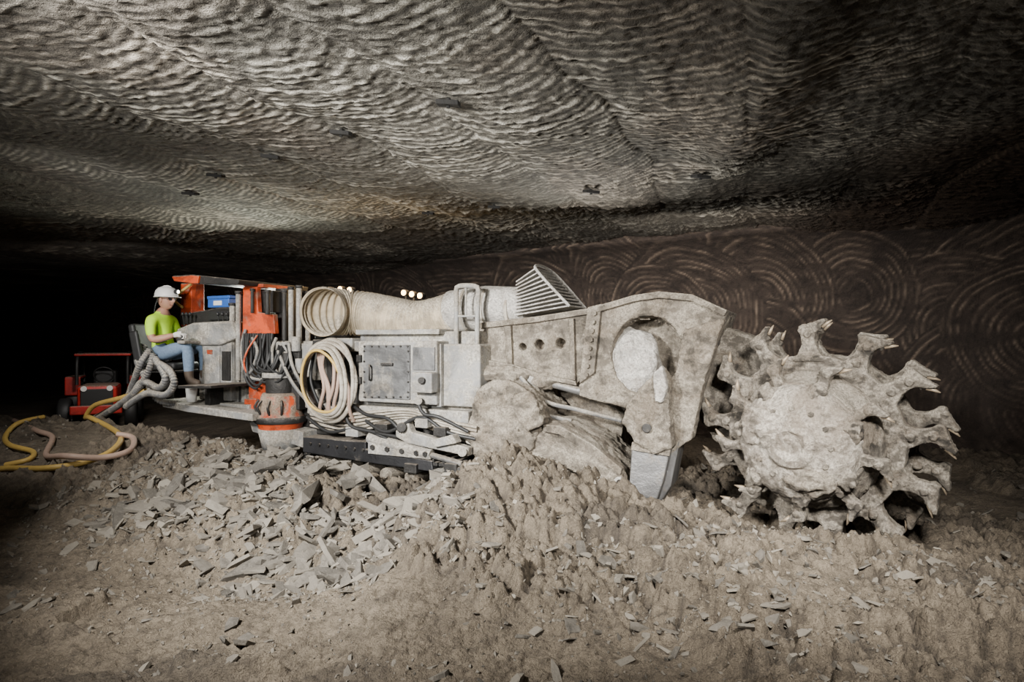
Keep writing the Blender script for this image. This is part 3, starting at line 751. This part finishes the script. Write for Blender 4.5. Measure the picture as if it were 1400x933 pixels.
ob=bpy.data.objects.new('body',body);COL.objects.link(ob);ob.parent=ops
bm=bmesh.new();bmesh.ops.create_icosphere(bm,subdivisions=5,radius=1)
def g(p,c,s):return math.exp(-((p-Vector(c)).length/s)**2)
for v in bm.verts:
    n=v.co.copy();p=Vector((n.x*.098,n.y*.076,n.z*.120))
    if n.z<0:p.x*=1-.10*(-n.z)+(.12 if n.x>0 else -.1)*(-n.z);p.y*=1-.14*(-n.z)
    if n.x>.5:p.x-=.008*(n.x-.5)
    p.x+=.030*g(n,(1,0,-.12),.17)+.016*g(n,(1,0,.1),.14)+.014*g(n,(.8,0,-.78),.28)+.008*g(n,(.9,0,.35),.4)
    p.x-=.012*(g(n,(.88,.4,.1),.2)+g(n,(.88,-.4,.1),.2));p.x+=.008*(g(n,(.95,0,-.40),.12)+g(n,(.95,0,-.52),.12))
    v.co=p
hd=empty('head',(.05,0,.648),0,ops);hd.rotation_euler=(0,.06,-.12)
from_bm('face',bm,M_skin,hd,True)
for s in(-1,1):
    blob('eye',(.083,s*.031,.012),(.011,.012,.010),M_white,hd,0,0,3);blob('iris',(.092,s*.031,.012),(.004,.005,.005),M_hair,hd,0,0,2)
    blob('ear',(-.005,s*.078,-.0),(.02,.010,.033),M_skin,hd,.15,1,3)
    sweep('brow',[[Vector((.090,s*.015,.033)),Vector((.088,s*.032,.037)),Vector((.076,s*.048,.032))]],.0045,M_hair,hd,seg=6,ds=.01)
    sweep('glasses_arm',[[Vector((.088,s*.058,.014)),Vector((.04,s*.080,.014)),Vector((0,s*.084,.012))]],.003,M_black,hd,seg=6,ds=.02)
    addmesh('glasses_lens',[(.100,s*.008,.026),(.102,s*.008,.0),(.090,s*.055,-.002),(.088,s*.056,.026)],[(0,1,2,3)],M_black,hd)
sweep('mouth',[[Vector((.080,-.026,-.056)),Vector((.092,0,-.054)),Vector((.080,.026,-.056))]],.005,plain('lips',(.30,.13,.10)),hd,seg=8,ds=.01)
bm=bmesh.new();bmesh.ops.create_icosphere(bm,subdivisions=4,radius=1)
bmesh.ops.delete(bm,geom=[v for v in bm.verts if (v.co.x>.0 and v.co.z<.35) or (v.co.x>-.25 and v.co.z<.05) or v.co.z<-.35],context='VERTS')
for v in bm.verts:v.co=Vector((v.co.x*.102-.002,v.co.y*.080,v.co.z*.124))
from_bm('hair',bm,M_hair,hd,True)
hh=empty('hard_hat',(0,0,.042),0,hd);hh.rotation_euler=(0,-.05,0)
revolve('shell',[(.128,0),(.126,.03),(.115,.07),(.09,.10),(.05,.118),(0,.122)],(0,0,.0),M_white,'z',40,hh).scale=(1.05,.93,1)
bm=bmesh.new()
ring=[]
for k in range(40):
    a=2*math.pi*k/40;c_=math.cos(a);ext=.014+.04*max(0,c_)**2
    ring.append((bm.verts.new((.132*c_,.117*math.sin(a),.004)),bm.verts.new(((.132+ext)*c_,(.117+ext*.7)*math.sin(a),-.008))))
for k in range(40):a,b=ring[k],ring[(k+1)%40];bm.faces.new([a[0],a[1],b[1],b[0]])
o=from_bm('brim',bm,M_white,hh,True);o.modifiers.new('s','SOLIDIFY').thickness=.005
sweep('ridge',[[Vector((-.12,0,.05)),Vector((-.06,0,.115)),Vector((.0,0,.126)),Vector((.06,0,.115)),Vector((.125,0,.05))]],.008,M_white,hh,seg=8)
cyl('cap_lamp',(.125,0,.055),(.17,0,.055),.026,M_black,None,16,hh);cyl('cap_lamp_lens',(.170,0,.055),(.173,0,.055),.020,plain('cap_lamp_glow',(1,.95,.8),emit=10),None,16,hh,0)
sweep('lamp_cord',[[Vector((.10,.08,.06)),Vector((0,.125,.05)),Vector((-.13,.05,.03)),Vector((-.16,.0,-.1)),Vector((-.19,0,-.3))]],.004,M_black,hh,seg=6)
for sd,nm in((-1,'glove_right'),(1,'glove_left')):
    W_=Vector((.29,sd*.17,.23));parts=[]
    parts.append(skin([W_-Vector((.03,0,.008)),W_+Vector((.02,0,.004)),W_+Vector((.06,-sd*.005,.008)),W_+Vector((.085,-sd*.008,.004))],[.034,(.024,.032),(.022,.042),(.018,.040)],[(0,1),(1,2),(2,3)],0,2))
    ln=[.034,.040,.037,.028]
    for k in range(4):
        o=W_+Vector((.085,-sd*.008+(k-1.5)*.021*sd*-1,.006));l=ln[k]
        parts.append(skin([o-Vector((.02,0,0)),o+Vector((.015,0,.002)),o+Vector((.015+l*.8,0,-.010)),o+Vector((.012+l*1.0,0,-.010-l*.8)),o+Vector((-.002+l*.6,0,-.018-l*1.0))],[.0105,.0105,.010,.0095,.008],[(0,1),(1,2),(2,3),(3,4)],0,2))
    o=W_+Vector((.03,-sd*.03,0));parts.append(skin([o+Vector((0,sd*.015,0)),o+Vector((.02,-sd*.015,-.008)),o+Vector((.05,-sd*.025,-.02)),o+Vector((.075,-sd*.018,-.03))],[.014,.013,.011,.009],[(0,1),(1,2),(2,3)],0,2))
    bm=bmesh.new()
    for p in parts:bm.from_mesh(p)
    from_bm(nm,bm,M_glove,ops,True)
    box('control_lever_base',(.36,sd*.17,.17),(.07,.06,.05),M_black,.01,ops)
    cyl('control_lever_grip',(.385,sd*.17,.18),(.385,sd*.17,.235),.012,M_black,None,12,ops)
box('armrest_panel',(.42,0,.145),(.10,.5,.04),M_body,.015,ops)
# seat (belongs to the machine)
seat=empty('operator_seat',(0,0,0),0,mach)
sl,ll=tolocal(ops.location.x,ops.location.y);seat.location=(sl,ll,1.52);seat.rotation_euler=(0,0,math.radians(-8)-ANG)
def cushion(name,c,d,rot):
    o=box(name,c,d,M_black,.05,seat,rot);o.modifiers['bev'].segments=5;o.modifiers['bev'].width=.035;return o
cushion('seat_cushion',(.1,0,-.145),(.5,.5,.09),(0,-.06,0));cushion('seat_back',(-.21,0,.13),(.09,.48,.54),(0,-.2,0))
for s in(-1,1):cushion('seat_bolster_%d'%(s+1),(-.16,s*.25,.1),(.12,.06,.42),(0,-.2,0))
cyl('seat_pedestal',(.08,0,-.18),(.08,0,-.66),.07,M_dark,None,24,seat);box('seat_base',(.15,0,-.2),(.42,.42,.03),M_dark,.006,seat)
lam2=.03
cor=lambda L:.038+.005*math.sin(2*math.pi*L/lam2)
pth=[[P(205,478,-.5),P(192,498,-.6),P(182,525,-.55),P(170,548,-.5),P(130,572,-.4)],
[P(210,484,-.55),P(204,505,-.6),P(190,530,-.6),P(165,552,-.6),P(128,576,-.5)],
[P(218,497,-.6),P(233,508,-.65),P(238,525,-.65),P(226,540,-.62),P(200,538,-.6),P(172,556,-.6)],
[P(212,490,-.6),P(226,515,-.65),P(218,530,-.6),P(195,522,-.6),P(180,545,-.55)],
[P(198,472,-.4),P(188,490,-.5),P(196,510,-.55),P(215,545,-.45),P(245,552,-.3)]]
sweep('corrugated_conduits',pth,cor,M_hoseg,seg=12,ds=.007)

# ============================================================ ground hoses
yh=[G(-30,648,.02),G(10,645,.03),G(60,645,.03),G(110,640,.03),G(150,625,.03),G(166,603,.03),G(150,588,.03),G(124,578,.04)]
def W(u,v,y):
    p=P(u,v,y);x,yy=loc2w(p.x,p.y);return Vector((x,yy,p.z))
sweep('yellow_hose',[yh+[W(118,570,-.6),W(130,554,-.6),W(165,544,-.6),W(200,534,-.55)]],.030,M_hosey,top=True,seg=12)
sweep('pink_hose',[[G(20,578,.03),G(50,592,.03),G(72,602,.03),G(64,626,.03),G(90,634,.07),G(140,634,.06),G(178,620,.03),G(182,604,.03),G(160,600,.05)]],.030,M_hosep,top=True,seg=12)
sweep('yellow_hose.001',[[G(60,574,.03),G(25,582,.03),G(8,600,.03),G(14,614,.03),G(45,622,.03),G(40,632,.03),G(8,640,.03)]],.028,M_hosey,top=True,seg=12)

# ============================================================ background tractor
tr=empty('red_tractor',(-8.1,12.4,.05),math.radians(-62))
box('hood',(.55,0,.62),(1.0,.62,.42),M_red,.06,tr);box('front_grille',(1.07,0,.60),(.04,.5,.34),M_black,.01,tr)
box('chassis',(0,0,.42),(2.0,.5,.2),M_dark,.02,tr);box('bumper',(1.15,0,.4),(.1,.8,.16),M_red,.02,tr)
for s in(-1,1):
    box('fender_%d'%(s+1),(-.55,s*.52,.92),(.8,.26,.05),M_red,.02,tr);box('fender_front_%d'%(s+1),(-.16,s*.52,.75),(.05,.26,.34),M_red,.02,tr)
    for nm,x,r,w in(('rear_wheel',-.6,.42,.26),('front_wheel',.75,.30,.2)):
        revolve('%s_%d'%(nm,s+1),[(r*.5,-w/2),(r*.9,-w/2),(r,-w/3),(r,w/3),(r*.9,w/2),(r*.5,w/2),(r*.5,-w/2)],(x,s*.52,r),M_black,'y',32,tr)
        revolve('%s_rim_%d'%(nm,s+1),[(0,0),(r*.3,-.03*s),(r*.52,s*w*.3)],(x,s*.54,r),M_red,'y',24,tr)
    sweep('roll_bar_%d'%(s+1),[[Vector((-.95,s*.42,.8)),Vector((-.9,s*.42,1.35)),Vector((.0,s*.42,1.35)),Vector((.12,s*.42,.8))]],.03,M_black,tr,seg=8)
    cyl('headlight_%d'%(s+1),(1.08,s*.2,.78),(1.11,s*.2,.78),.05,M_white,None,16,tr)
box('roof_panel',(-.45,0,1.38),(1.05,.95,.05),M_red,.02,tr);box('driver_seat',(-.5,0,.85),(.4,.4,.4),M_black,.05,tr)
sweep('steering_wheel',[[Vector((-.08+.06*math.cos(a),.17*math.sin(a),.98+.15*math.cos(a))) for a in np.linspace(0,6.283,13)]],.014,M_black,tr,seg=6)

# ============================================================ lights
def area(name,loc,tgt,size,en,col=(1,1,1),spread=180):
    l=bpy.data.lights.new(name,'AREA');l.energy=en;l.size=size;l.color=col;l.spread=math.radians(spread)
    o=bpy.data.objects.new(name,l);COL.objects.link(o);o.location=loc
    o.rotation_euler=(Vector(tgt)-Vector(loc)).to_track_quat('-Z','Y').to_euler();return o
area('key_light_left',(-2.6,1.4,2.9),(-.4,6.2,.9),.45,235,(1,.975,.93),85)  # unseen key light on the machine side, no fixture modelled
area('key_light_right',(1.2,1.0,2.7),(2.0,5.2,.6),.45,80,(1,.965,.91),70)  # unseen light aimed at the cutter wheel, no fixture modelled
area('fill_light_tail',(-4.6,4.6,2.9),(-4.0,8.0,1.6),.5,42,(1,.97,.93),90)  # extra unseen fill, added to brighten the operator
area('ceiling_wash_front',(-2.3,.2,2.2),(-.8,6.0,3.5),.4,88,(1,.985,.945),85)
area('ceiling_wash',(.9,7.8,2.2),(.8,5.6,3.5),.4,34,(1,.98,.92),140)
area('ceiling_wash_left',(-4.0,9.8,2.2),(-3,6,3.5),.6,60,(.95,1,.88),160)
area('wall_wash',(2.2,8.2,2.5),(3.2,11,1.9),.4,32,(1,.92,.83),170)
area('tail_wash',(-6.0,9.6,2.8),(-8.0,12.6,.6),.4,22,(1,.95,.9),120)  # fill added to lift the dark tractor, no such lamp there
for u,v in((465,395),(563,400)):
    p=W(u,v,1.1);l=bpy.data.lights.new('work_lamp_light','POINT');l.energy=14;l.color=(1,.65,.3);l.shadow_soft_size=.05
    o=bpy.data.objects.new('work_lamp_light',l);COL.objects.link(o);o.location=p
w=bpy.data.worlds.new('World');scene.world=w;w.use_nodes=True
w.node_tree.nodes['Background'].inputs[0].default_value=(1,.98,.95,1);w.node_tree.nodes['Background'].inputs[1].default_value=.07
cam=bpy.data.cameras.new('camera');cam.lens=22;cam.sensor_width=36;co=bpy.data.objects.new('camera',cam);COL.objects.link(co)
co.location=(0,0,CAMZ);co.rotation_euler=(math.radians(90),0,0);scene.camera=co
